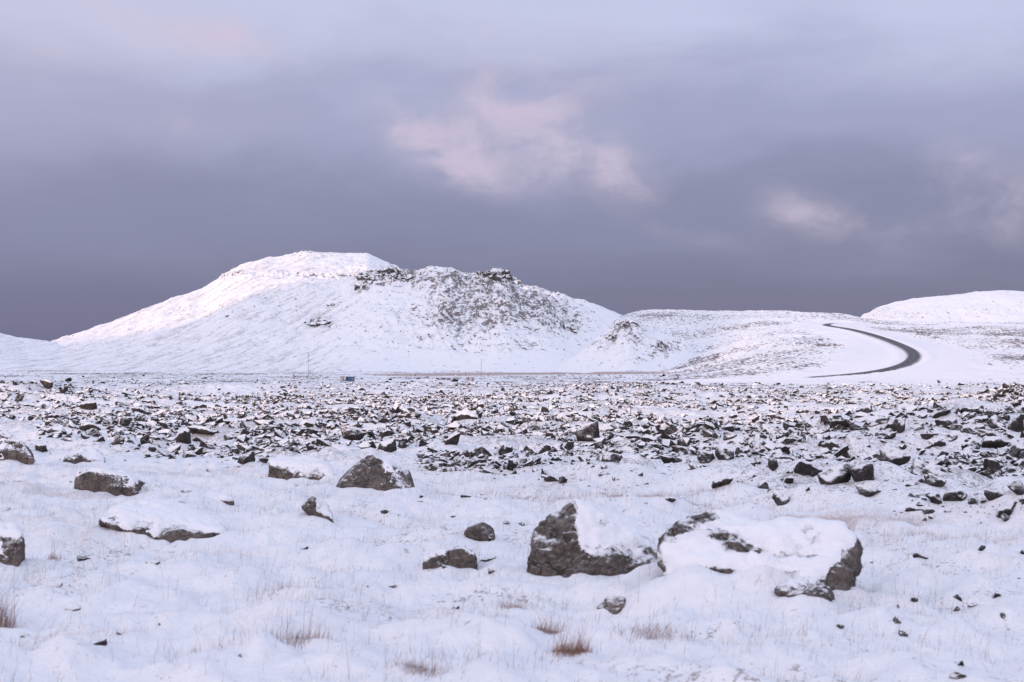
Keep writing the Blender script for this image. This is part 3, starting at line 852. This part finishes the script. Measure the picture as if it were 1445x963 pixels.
# a few stones poking through the snow of the meadow
n = 1100
Y = np.sqrt(rng.uniform(8 ** 2, 24 ** 2, n)); X = rng.uniform(-.42, .42, n) * Y
px, py = pix(X, Y, base_z(X, Y)[0])
kp = (rng.random(n) < (0.30 + .8 * sstep(1150, 1350, px)) * sstep(.0, .5, fbm2(X / 1.6, Y / 1.6, 2, 95) + .25)) & (lava_mask(px, py) < .5)
cand.append(np.c_[X[kp], Y[kp], .030 * np.exp(rng.normal(0, .5, kp.sum()))])
for (hx, hy, w, h, c) in HAND:      # broken pieces lying round every larger block
    if h < 8 or hy > 740: continue
    Yh = solve_y(hx, hy); Xh = (hx - CX) / F * Yh; wm = w / F * Yh
    k = int(rng.integers(14, 30))
    cand.append(np.c_[Xh + rng.normal(0, wm * 1.1, k), Yh + rng.normal(.1, wm * 1.3, k), np.minimum(wm * .10 * np.exp(rng.normal(0, .5, k)), wm * .3)])
cand = np.vstack(cand)
cz = ground_z(cand[:, 0], cand[:, 1])
cpx, cpy = pix(cand[:, 0], cand[:, 1], cz)
# keep clear of the boulders
ok = np.ones(len(cand), bool)
for (bx, by, sh, w) in LANDMARKS:
    ok &= ~((np.abs(cpx - bx) < w * .55) & (np.abs(cpy - by - 8) < w * .32 + 6))
cand, cz, cpx, cpy = cand[ok], cz[ok], cpx[ok], cpy[ok]

rocks = []   # (class, matrix parts, px, py, wpx)
def ground1(x, y): return float(ground_z(x, y)[0])


def add_rock(o_mesh, cls, X, Y, Z, sc, rot):
    o = bpy.data.objects.new('rock', o_mesh); COL.objects.link(o)
    o.location = (X, Y, Z); o.scale = sc; o.rotation_euler = rot
    px, py = pix(X, Y, Z)
    rocks.append((o, cls, float(px), float(py)))
    return o


for (hx, hy, w, h, c) in HAND:
    Y = solve_y(hx, hy); X = (hx - CX) / F * Y
    k = int(rng.integers(0, 7)); _, v, f, mesh = HI[c * 7 + k]
    wm, hm = w / F * Y, h / F * Y
    yaw = float(rng.choice([0, math.pi]) + rng.normal(0, .25)); tx, ty = rng.normal(-.12, .16), rng.normal(0, .28)
    ext = np.ptp(v, axis=0)
    sx = wm / ext[0]; sz = max(hm * 1.45 / ext[2], sx * .55); sy = max(sx * .9, .6 * sz)
    Z = ground1(X, Y + sy * ext[1] * .4)
    gz_ = (HY - hy) / F * Y
    add_rock(mesh, c, X, Y + sy * ext[1] * .4, gz_ + hm * (0.32 if not (hy > 690 and h < 14) else .18), (sx, sy, sz), (tx, ty, yaw))
    m = (np.abs(cpx - hx) < w * .5) & (np.abs(cpy - hy + h * .4) < h * .6)
    cand[m, 2] = 0
live = cand[:, 2] > 0
cand, cz, cpx, cpy = cand[live], cz[live], cpx[live], cpy[live]
wpx = cand[:, 2] * 2 / cand[:, 1] * F
infr = (cpx > 4) & (cpx < 1441) & (cpy > 500) & (cpy < 958)
order = np.argsort(-np.where(infr, wpx, 0))
NIND = 296 - len(HAND)
for i in order[:NIND]:
    X, Y, s = cand[i]
    c = int(rng.choice(4, p=[.42, .24, .24, .10])); _, v, f, mesh = HI[c * 7 + int(rng.integers(0, 7))]
    a = float(rng.normal(0, .38)); b = float(rng.normal(-.12, .40))
    add_rock(mesh, c, X, Y, cz[i] + s * rng.uniform(-.26, .08), (s * rng.uniform(.85, 1.2), s, s * rng.uniform(.8, 1.25)), (b, a, float(rng.uniform(0, 6.28))))
rest = order[NIND:]
V, FF, off = [], [], 0
for i in rest:
    X, Y, s = cand[i]
    v, f = LO[int(rng.integers(0, len(LO)))]
    R = rot_mat(rng.uniform(0, 6.28), rng.normal(-.12, .42), rng.normal(0, .40))
    q = (v * np.array([rng.uniform(.8, 1.25), 1, rng.uniform(.8, 1.3)])) @ R.T * s + np.array([X, Y, cz[i] + s * rng.uniform(-.26, .20)])
    V.append(q); FF.append(f + off); off += len(q)
tag(link('rubble', new_mesh('rubble', np.vstack(V), np.vstack(FF), False), M['lava']),
    'countless small dark lava stones dusted with snow across the plain', 'rubble', kind='stuff')
print('rubble stones', len(rest))

# labels: nearest landmark, direction from it, rank among rocks of the same shape
LANDMARKS += [(833, 610, 'the dark upright block', 36), (258, 615, 'the upright left block', 20), (490, 535, 'the blue hut', 14), (663, 535, 'the pale square hut', 12),
              (1181, 670, 'the knobbly rock heap', 50), (1329, 588, 'the slab crowning the right mound', 36), (254, 560, 'the small dark pyramid rock', 20), (1291, 508, 'the road bend', 30)]
special = {0: 'tall dark upright block standing clear of the rubble in the middle of the plain', 1: 'small dark pyramid shaped rock on the rubble below the snowy track',
           2: 'upright dark lava block in the left rubble, taller than wide', 17: 'knobbly heap shaped lava rock with holes of snow, widest in the right rubble',
           24: 'thin level slab crowning the right lava mound against the plain', 84: 'dark block at the right border on the flank of the lava mound'}
bins = {}
for k, (o, c, x, y) in enumerate(rocks):
    best = min(LANDMARKS, key=lambda L: math.hypot((x - L[0]) * .75, y - L[1]) if k not in special else 0)
    dx, dy = x - best[0], y - best[1]
    sec = ('left of' if dx < 0 else 'right of') if abs(dx) > 1.6 * abs(dy) else ('beyond' if dy < 0 else 'in front of')
    if sec in ('beyond', 'in front of') and abs(dx) > .5 * abs(dy): sec = sec.replace(' of', '') + (' and left of' if dx < 0 else ' and right of')
    bins.setdefault((c, sec, best[2]), []).append((math.hypot(dx, dy), k))
ORD = ['nearest', 'second nearest', 'third nearest', 'fourth nearest', 'fifth nearest', 'sixth nearest', 'seventh nearest', 'eighth nearest', 'ninth nearest', 'tenth nearest',
       'eleventh nearest', 'twelfth nearest', 'thirteenth nearest', 'fourteenth nearest', 'fifteenth nearest', 'sixteenth nearest']
for (c, sec, lm_), L in bins.items():
    for r, (dd, k) in enumerate(sorted(L)):
        rocks[k][0]['label'] = '%s lava %s %s %s' % (ORD[min(r, 15)], CLASSES[c][0], sec, lm_)
for k, (o, c, x, y) in enumerate(rocks):
    if k in special: o['label'] = special[k]
    o['category'] = 'rock'; o['group'] = 'lava rocks strewn over the snow'

# ------------------------------------------------------------------ crags on the hills
def cluster(label, pts, px, py, w, h, n, seed):
    """one outcrop: a mass of jammed blocks breaking out of the hillside"""
    P, rk, PX, PY = pts
    vis = np.hypot(PX - px, (PY - py) * 1.0)
    r = np.random.default_rng(seed)
    i0 = np.where(vis < 3)[0]
    i0 = i0[np.argmin(P[i0, 1])] if len(i0) else int(vis.argmin())
    c = P[i0]; d = c[1]
    V, FF, off = [], [], 0; ay = 0.0
    for k in range(n):
        v, f = LO[int(r.integers(0, len(LO)))]
        ax = ((k + .5) / n - .5) * w; ay = float(np.clip(ay + r.normal(0, .16) * h, -.4 * h, .4 * h))
        j = np.where(np.hypot(PX - px - ax, PY - py - ay) < 2.5)[0]
        b = P[j[np.argmin(np.abs(P[j, 1] - d))]] if len(j) else c + np.array([ax / F * d, 0, -ay / F * d])
        s = max(r.uniform(.12, .30) * h, 2.2 * w / n, .18 * h) / F * d * 1.25
        q = (v * np.array([1.3, 1.2, 1.1])) @ rot_mat(r.uniform(0, 6.28), r.normal(0, .7), r.normal(.2, .7)).T * s + b - np.array([0, 0, .25 * s])
        V.append(q - c); FF.append(f + off); off += len(v)
    tag(link('outcrop', new_mesh('outcrop', np.vstack(V), np.vstack(FF), False), M['scree'], c), label, 'outcrop', 'rock outcrops on the hills')


cluster('long jagged crag along the left crest of the broad hill', main_pts, 545, 389, 80, 20, 46, 1)
cluster('brown block of rock standing out below the left end of the crest crag', main_pts, 510, 406, 15, 11, 6, 2)
cluster('lone dark block low on the open left slope of the broad hill', main_pts, 471, 432, 11, 8, 5, 3)
cluster('ragged dark patch of rock on the left slope below the lone block', main_pts, 452, 455, 32, 14, 14, 4)
cluster('crag on the right summit of the broad hill crest', main_pts, 702, 391, 62, 13, 26, 5)
cluster('dark rocks at the right end of the broad hill above the gully', main_pts, 805, 460, 24, 14, 12, 6)
cluster('rocks jutting out of the middle of the hill face below the crest', main_pts, 634, 420, 26, 12, 12, 7)
cluster('jagged rock crown on top of the small mound', mound_pts, 888, 458, 24, 9, 16, 8)
cluster('rock rib running down the right side of the small mound', mound_pts, 930, 486, 20, 14, 18, 9)
cluster('rock rib on the left side of the small mound', mound_pts, 866, 477, 14, 12, 14, 10)

V, FF, off = [], [], 0
for (P, rk, PX, PY), n, smax in ((main_pts, 3800, 1.0), (mound_pts, 560, .65)):
    pr = np.clip(rk - .12, 0, 1) ** 1.5 * (P[:, 1] < 1010) * (PY < 515); pr = pr / pr.sum()
    for i in rng.choice(len(P), n, p=pr):
        v, f = LO[int(rng.integers(0, len(LO)))]
        s = smax * (.38 * math.exp(rng.normal(0, .45)))
        q = (v * np.array([1.2, 1, .8])) @ rot_mat(rng.uniform(0, 6.28), rng.normal(0, .35), rng.normal(0, .35)).T * s + P[i] + np.array([rng.normal(0, 1.2), rng.normal(0, 1.2), .1])
        V.append(q); FF.append(f + off); off += len(v)
tag(link('scree', new_mesh('scree', np.vstack(V), np.vstack(FF), False), M['scree']), 'scattered scree stones below the rocky crests of the hills', 'scree', kind='stuff')

# ------------------------------------------------------------------ huts and poles on the far plain
def box(x0, x1, y0, y1, z0, z1):
    v = np.array([(x, y, z) for x in (x0, x1) for y in (y0, y1) for z in (z0, z1)], float)
    f = np.array([(0, 1, 3, 2), (4, 6, 7, 5), (0, 4, 5, 1), (2, 3, 7, 6), (0, 2, 6, 4), (1, 5, 7, 3)])
    return v, f


def join(L):
    V, FF, off = [], [], 0
    for v, f in L: V.append(v); FF.append(f + off); off += len(v)
    return np.vstack(V), np.vstack(FF)


def part(name, L, mat, parent): return link(name, new_mesh(name, *join(L), False), mat, parent=parent)


def hut(label, px, py, w, h, wall, roofm, pitched=False, windows=1, door=True, name='hut'):
    Y = solve_y(px, py, 200); X = (px - CX) / F * Y; z = (HY - py) / F * Y
    W, H, Dp = w / F * Y, h / F * Y, max(w / F * Y * .6, 1.6)
    o = empty(name, (X, Y, z - .1), label, name, 'huts on the far plain')
    part('wall', [box(-W / 2, W / 2, 0, Dp, -.3, H)], wall, o)
    if pitched:
        v = np.array([(-W / 2 - .12, -.15, H - .02), (W / 2 + .12, -.15, H - .02), (W / 2 + .12, Dp + .15, H - .02), (-W / 2 - .12, Dp + .15, H - .02),
                      (-W / 2 - .12, Dp / 2, H + .5), (W / 2 + .12, Dp / 2, H + .5)])
        f4 = np.array([(0, 1, 5, 4), (2, 3, 4, 5), (3, 2, 1, 0)]); f3 = np.array([(0, 4, 3), (1, 2, 5)])
        me = bpy.data.meshes.new('roof'); me.from_pydata(v.tolist(), [], f4.tolist() + f3.tolist()); link('roof', me, roofm, parent=o)
    else:
        part('roof', [box(-W / 2 - .1, W / 2 + .1, -.12, Dp + .12, H + .003, H + .16)], roofm, o)
    for k in range(windows):
        cx = W * (-.24 + .3 * k)
        part('window', [box(cx - W * .09, cx + W * .09, -.04, .02, H * .45, H * .80)], M['glass'], o)
    if door: part('door', [box(W * .22, W * .38, -.05, .02, -.1, H * .78)], M['door'], o)
    return o


hut('blue metal hut with snowy roof on the far plain', 493.5, 538.5, 12, 7.5, M['blue'], M['snow'])
hut('narrow cream shed touching the left side of the blue hut', 482.5, 538.5, 5, 7, M['cream'], M['cream'], windows=0, door=True)
hut('pale square hut beside the short post, right of the long white cabin', 663.5, 538, 12, 6.5, M['pale'], M['snow'])
hut('long low white cabin left of the pale square hut', 624, 537, 30, 4.5, M['pale'], M['snow'], windows=2, name='cabin')


def pole(label, px, top, base, thick, cross=True, name='utility_pole', cat='pole'):
    Y = solve_y(px, base, 200); X = (px - CX) / F * Y; z = (HY - base) / F * Y; H = (base - top) / F * Y
    o = empty(name, (X, Y, z), label, cat, 'poles on the far plain')
    a = np.linspace(0, 2 * math.pi, 9)[:-1]
    r0, r1 = thick, thick * .7
    v = np.r_[np.c_[np.cos(a) * r0, np.sin(a) * r0, a * 0 - .4], np.c_[np.cos(a) * r1, np.sin(a) * r1, a * 0 + H]]
    i = np.arange(8); f = np.c_[i, (i + 1) % 8, (i + 1) % 8 + 8, i + 8]
    link('post', new_mesh('post', v, f), M['wood'], parent=o)
    if cross:
        part('crossarm', [box(-.55, .55, -.12, -.02, H - .55, H - .43)], M['wood'], o)
        for sx in (-.45, .45): part('insulator', [box(sx - .05, sx + .05, -.11, -.03, H - .427, H - .25)], M['pale'], o)
    return o


pole('tall thin pole left of the blue hut', 435, 497, 537, .048, False)
pole('tall thin pole right of the pale square hut', 679, 506, 538, .05, False)
pole('short bare post standing behind the pale square hut', 657.5, 524, 537, .07, False, 'post')

# pale stone by the snowy track
Yq = solve_y(330, 534, 150); v, f = rand_rock(900, (1, .8, .9), 14, 3, 10, .05)
tag(link('stone', new_mesh('stone', v * .42, f), M['snow'], ((330 - CX) / F * Yq, Yq, (HY - 532.3) / F * Yq)), 'bright snow crusted stone beside the snowy track on the plain', 'stone')

# ------------------------------------------------------------------ dry grass
def blades(P, hgt, lean, w0, segs=3, r=rng):
    """tapering bent blades of grass standing on points P"""
    n = len(P); hgt = hgt[:, None]
    az = r.normal(.2, 1.3, n); dirx, diry = np.cos(az), np.sin(az)
    face = r.uniform(0, math.pi, n)
    V = []
    for k in range(segs + 1):
        t = k / segs
        off = (lean * t ** 1.7)[:, None] * hgt
        c = P + np.c_[dirx, diry, np.zeros(n)] * off + np.c_[np.zeros((n, 2)), np.full(n, t)] * hgt * (1 - .25 * (lean[:, None] * t))
        w = (w0 * (1 - .8 * t))[:, None] * np.c_[np.cos(face), np.sin(face) * .5, np.zeros(n)]
        V += [c - w, c + w]
    V = np.stack(V, 1)                              # n, 2*(segs+1), 3
    m = 2 * (segs + 1); base = (np.arange(n) * m)[:, None]
    f = np.concatenate([base + np.array([[2 * k, 2 * k + 1, 2 * k + 3, 2 * k + 2]]) for k in range(segs)], 0)
    return V.reshape(-1, 3), f


n = 200000
Y = np.sqrt(rng.uniform(6.3 ** 2, 27 ** 2, n)); X = rng.uniform(-.40, .40, n) * Y
px, py = pix(X, Y, base_z(X, Y)[0])
c1 = fbm2(X / 1.1, Y / .8, 3, 60)
pr = .48 * sstep(.05, .75, c1) + .10
e = lava_edge(px)
pr = pr + .9 * np.exp(-((py - e - 16) / 14) ** 2) * sstep(540, 700, px) * sstep(-.2, .5, c1)
pr = pr + .45 * blobs(px, py, [(430, 870, 60, 22, 1), (330, 880, 40, 20, .5), (900, 890, 70, 9, 1), (840, 885, 30, 16, 1), (30, 830, 40, 10, .5), (760, 850, 40, 10, .5), (60, 700, 80, 14, .6), (650, 780, 60, 14, .3)]) * sstep(-.1, .5, c1)
kp = (rng.random(n) < pr) & (lava_mask(px, py) < .6)
X, Y = X[kp], Y[kp]
hg = .062 * np.exp(rng.normal(0, .5, len(X)))
v, f = blades(np.c_[X, Y, ground_z(X, Y) - .01], hg, np.abs(rng.normal(.35, .25, len(X))), rng.uniform(.0006, .0015, len(X)))
tag(link('grass', new_mesh('grass', v, f), M['straw']), 'sparse dry grass stems poking through the snow of the meadow', 'grass', kind='stuff')
print('grass blades', len(X))


def tuft(label, px, py, n, rad, h, lean):
    Y = solve_y(px, py); X = (px - CX) / F * Y
    n = int(n * 2.2); a = rng.uniform(0, 6.28, n); rr = rad * np.sqrt(rng.random(n)) * rng.uniform(.3, 1, n)
    x, y = X + np.cos(a) * rr * 1.6, Y + np.sin(a) * rr
    base = np.array([X, Y, ground1(X, Y)])
    hh = h * np.where(rng.random(n) < .8, .42, 1.0) * np.exp(rng.normal(-.2, .45, n))
    v, f = blades(np.c_[x, y, ground_z(x, y) - .015] - base, hh, np.abs(rng.normal(lean, .3, n)), rng.uniform(.0008, .0018, n))
    tag(link('grass_tuft', new_mesh('grass_tuft', v, f), M['straw'], base), label, 'grass tuft', 'grass tufts in the snow')


tuft('dense rust brown grass tuft in front with tall thin stems', 806, 922, 420, .10, .13, .35)
tuft('flat wide rust brown grass tuft at the bottom border', 588, 948, 380, .13, .07, .7)
tuft('tall fan of pale straw leaning right at the left border', 4, 885, 130, .10, .30, .5)
tuft('small rust tuft just left behind the dense rust tuft', 772, 893, 160, .08, .11, .5)
tuft('long thin band of dry grass below the small pointed stone', 925, 900, 260, .20, .10, .5)
tuft('low flattened tuft by the ridged front boulder', 722, 858, 140, .10, .08, .6)
tuft('dark heather sprig in the left meadow right of the border boulder', 75, 790, 60, .07, .13, .3)
tuft('sparse upright stems in the middle of the front meadow', 425, 905, 130, .16, .16, .3)

# ------------------------------------------------------------------ sky, sun, camera
sdir = Vector((-SAX, -SAY, 0)).normalized() * math.cos(SUN_EL) + Vector((0, 0, math.sin(SUN_EL)))
L = bpy.data.lights.new('sun', 'SUN'); L.energy = 2.4; L.angle = math.radians(.6); L.color = (1.0, .62, .42)
so = bpy.data.objects.new('sun', L); COL.objects.link(so); so.rotation_euler = sdir.to_track_quat('Z', 'Y').to_euler()

w = bpy.data.worlds.new('World'); SC.world = w; w.use_nodes = True
t = w.node_tree; bg = t.nodes['Background']; bg.inputs['Strength'].default_value = 0.1
sky = t.nodes.new('ShaderNodeTexSky'); sky.sky_type = 'NISHITA'; sky.sun_disc = False
sky.sun_elevation = SUN_EL; sky.sun_rotation = math.atan2(sdir.x, sdir.y)
tc = t.nodes.new('ShaderNodeTexCoord'); gen = N(t, tc.outputs['Generated'])
x, y, z = sepz(t, gen.s)
el = z.f('MAXIMUM', 0.0).f('ARCSINE'); az = x.f('ARCTAN2', y)
fac = (el * (2 / math.pi)) ** 0.5
# slow streaks in the cloud deck
cmb = t.nodes.new('ShaderNodeCombineXYZ'); t.links.new(az.s, cmb.inputs[0]); t.links.new(el.s, cmb.inputs[1])
ae = N(t, cmb.outputs[0])
stx = tex(t, mapping(t, ae, (2.6, 7.0, 1)), 1.7, 6, 0.52, 0.4)
wisp = tex(t, mapping(t, ae, (9.0, 15.0, 1), (0, 0, math.radians(20))), 1.5, 6, 0.54, 0.5)
fine = tex(t, mapping(t, ae, (22.0, 34.0, 1), (0, 0, math.radians(25))), 1.2, 6, 0.62, 0.5)
fac2 = (fac + (stx - 0.5) * 0.14).clamp()
ramp = t.nodes.new('ShaderNodeValToRGB'); t.links.new(fac2.s, ramp.inputs[0])
e = ramp.color_ramp; e.interpolation = 'EASE'
stops = [(0.0, (.150, .146, .248)), (.16, (.178, .181, .305)), (.25, (.240, .248, .398)), (.32, (.358, .370, .555)), (.40, (.555, .585, .800)), (.52, (.66, .69, .93)), (.74, (.66, .75, .98)), (1.0, (.62, .72, .97))]
while len(e.elements) < len(stops): e.elements.new(.5)
for q, (p, c) in zip(e.elements, stops): q.position = p; q.color = c + (1,)
deck = N(t, ramp.outputs[0])
# brighter, warmer sky behind the viewer where the sun is
rear = (x * -.6 + y * -.8).step(-0.1, .8) * (1.0 - fac2.step(.30, .72))
warm = t.nodes.new('ShaderNodeVectorMath'); warm.operation = 'SCALE'; warm.inputs[0].default_value = (1.0, .80, .74); warm.inputs['Scale'].default_value = 3.7
deck = mixc(t, rear * .9, deck, N(t, warm.outputs[0]))
# pinkish cast towards the left, upper part
lf = az.step(0.05, -0.45) * el.step(0.05, .25)
deck = mixc(t, lf * .35, deck, (.60, .55, .70))
# torn wisps of lit cloud


def blob(px, py, rx, ry, tilt, a):
    A = math.atan((px - CX) / F); E = math.atan((HY - py) / F * math.cos(A))
    ca, sa = math.cos(math.radians(tilt)), math.sin(math.radians(tilt))
    u = (az - A) * ca + (el - E) * (-sa); v = (az - A) * sa + (el - E) * ca
    q = (u * (F / rx)) ** 2.0 + (v * (F / ry)) ** 2.0
    return (q * -1.0).f('EXPONENT') * a


B = [blob(548, 170, 38, 28, 35, .8), blob(600, 200, 70, 36, 25, .75), blob(655, 215, 70, 50, 8, .95), blob(725, 145, 75, 45, 20, .8), blob(790, 195, 95, 46, 25, .75), blob(880, 245, 55, 34, 35, .85),
     blob(740, 250, 130, 36, 5, .5), blob(1112, 300, 54, 32, 12, .52), blob(1170, 318, 60, 30, 15, .28), blob(1350, 240, 75, 40, 15, .7), blob(1235, 300, 90, 40, 20, .5), blob(1420, 300, 70, 55, 0, .5), blob(780, 75, 190, 60, 15, .55),
     blob(200, 25, 170, 28, 5, .75), blob(90, 70, 130, 24, 3, .5), blob(330, 60, 120, 30, 8, .5), blob(960, 330, 110, 16, 12, .35), blob(250, 175, 160, 22, -6, .35)]
bs = B[0]
for q in B[1:]: bs = bs + q
front_only = y.step(.05, .3)
wm = (bs.f('MINIMUM', 1.3) * (.50 + (wisp - .5) * 2.4 + (fine - .5) * 1.2)).clamp().step(-.02, 1.0) * front_only
deck = mixc(t, wm * .74, deck, (.66, .56, .71))
ten = t.nodes.new('ShaderNodeVectorMath'); ten.operation = 'SCALE'; ten.inputs['Scale'].default_value = 10.0
over = t.nodes.new('ShaderNodeVectorMath'); over.operation = 'SCALE'; t.links.new(deck.s, over.inputs[0])
t.links.new((fac.step(.42, .60) * .12 + 1.0).s, over.inputs['Scale']); deck = N(t, over.outputs[0])
t.links.new(deck.s, ten.inputs[0])
fin = mixc(t, 0.93, N(t, sky.outputs[0]), N(t, ten.outputs[0]))
t.links.new(fin.s, bg.inputs['Color'])

cam = bpy.data.cameras.new('camera'); co = bpy.data.objects.new('camera', cam); COL.objects.link(co)
cam.sensor_width = 36.0; cam.lens = F / 1445 * 36.0
co.location = (0, 0, 0); co.rotation_euler = (math.radians(90), 0, 0)
cam.shift_y = (HY - 481.5) / 1445.0
cam.clip_start = .05; cam.clip_end = 20000
cam.dof.use_dof = True; cam.dof.focus_distance = 55.0; cam.dof.aperture_fstop = 4.8
SC.camera = co
SC.view_settings.view_transform = 'Standard'; SC.view_settings.look = 'None'
SC.view_settings.exposure = 0.06; SC.view_settings.gamma = 1.0; SC.view_settings.use_curve_mapping = False
SC.cycles.max_bounces = 6; SC.cycles.diffuse_bounces = 4
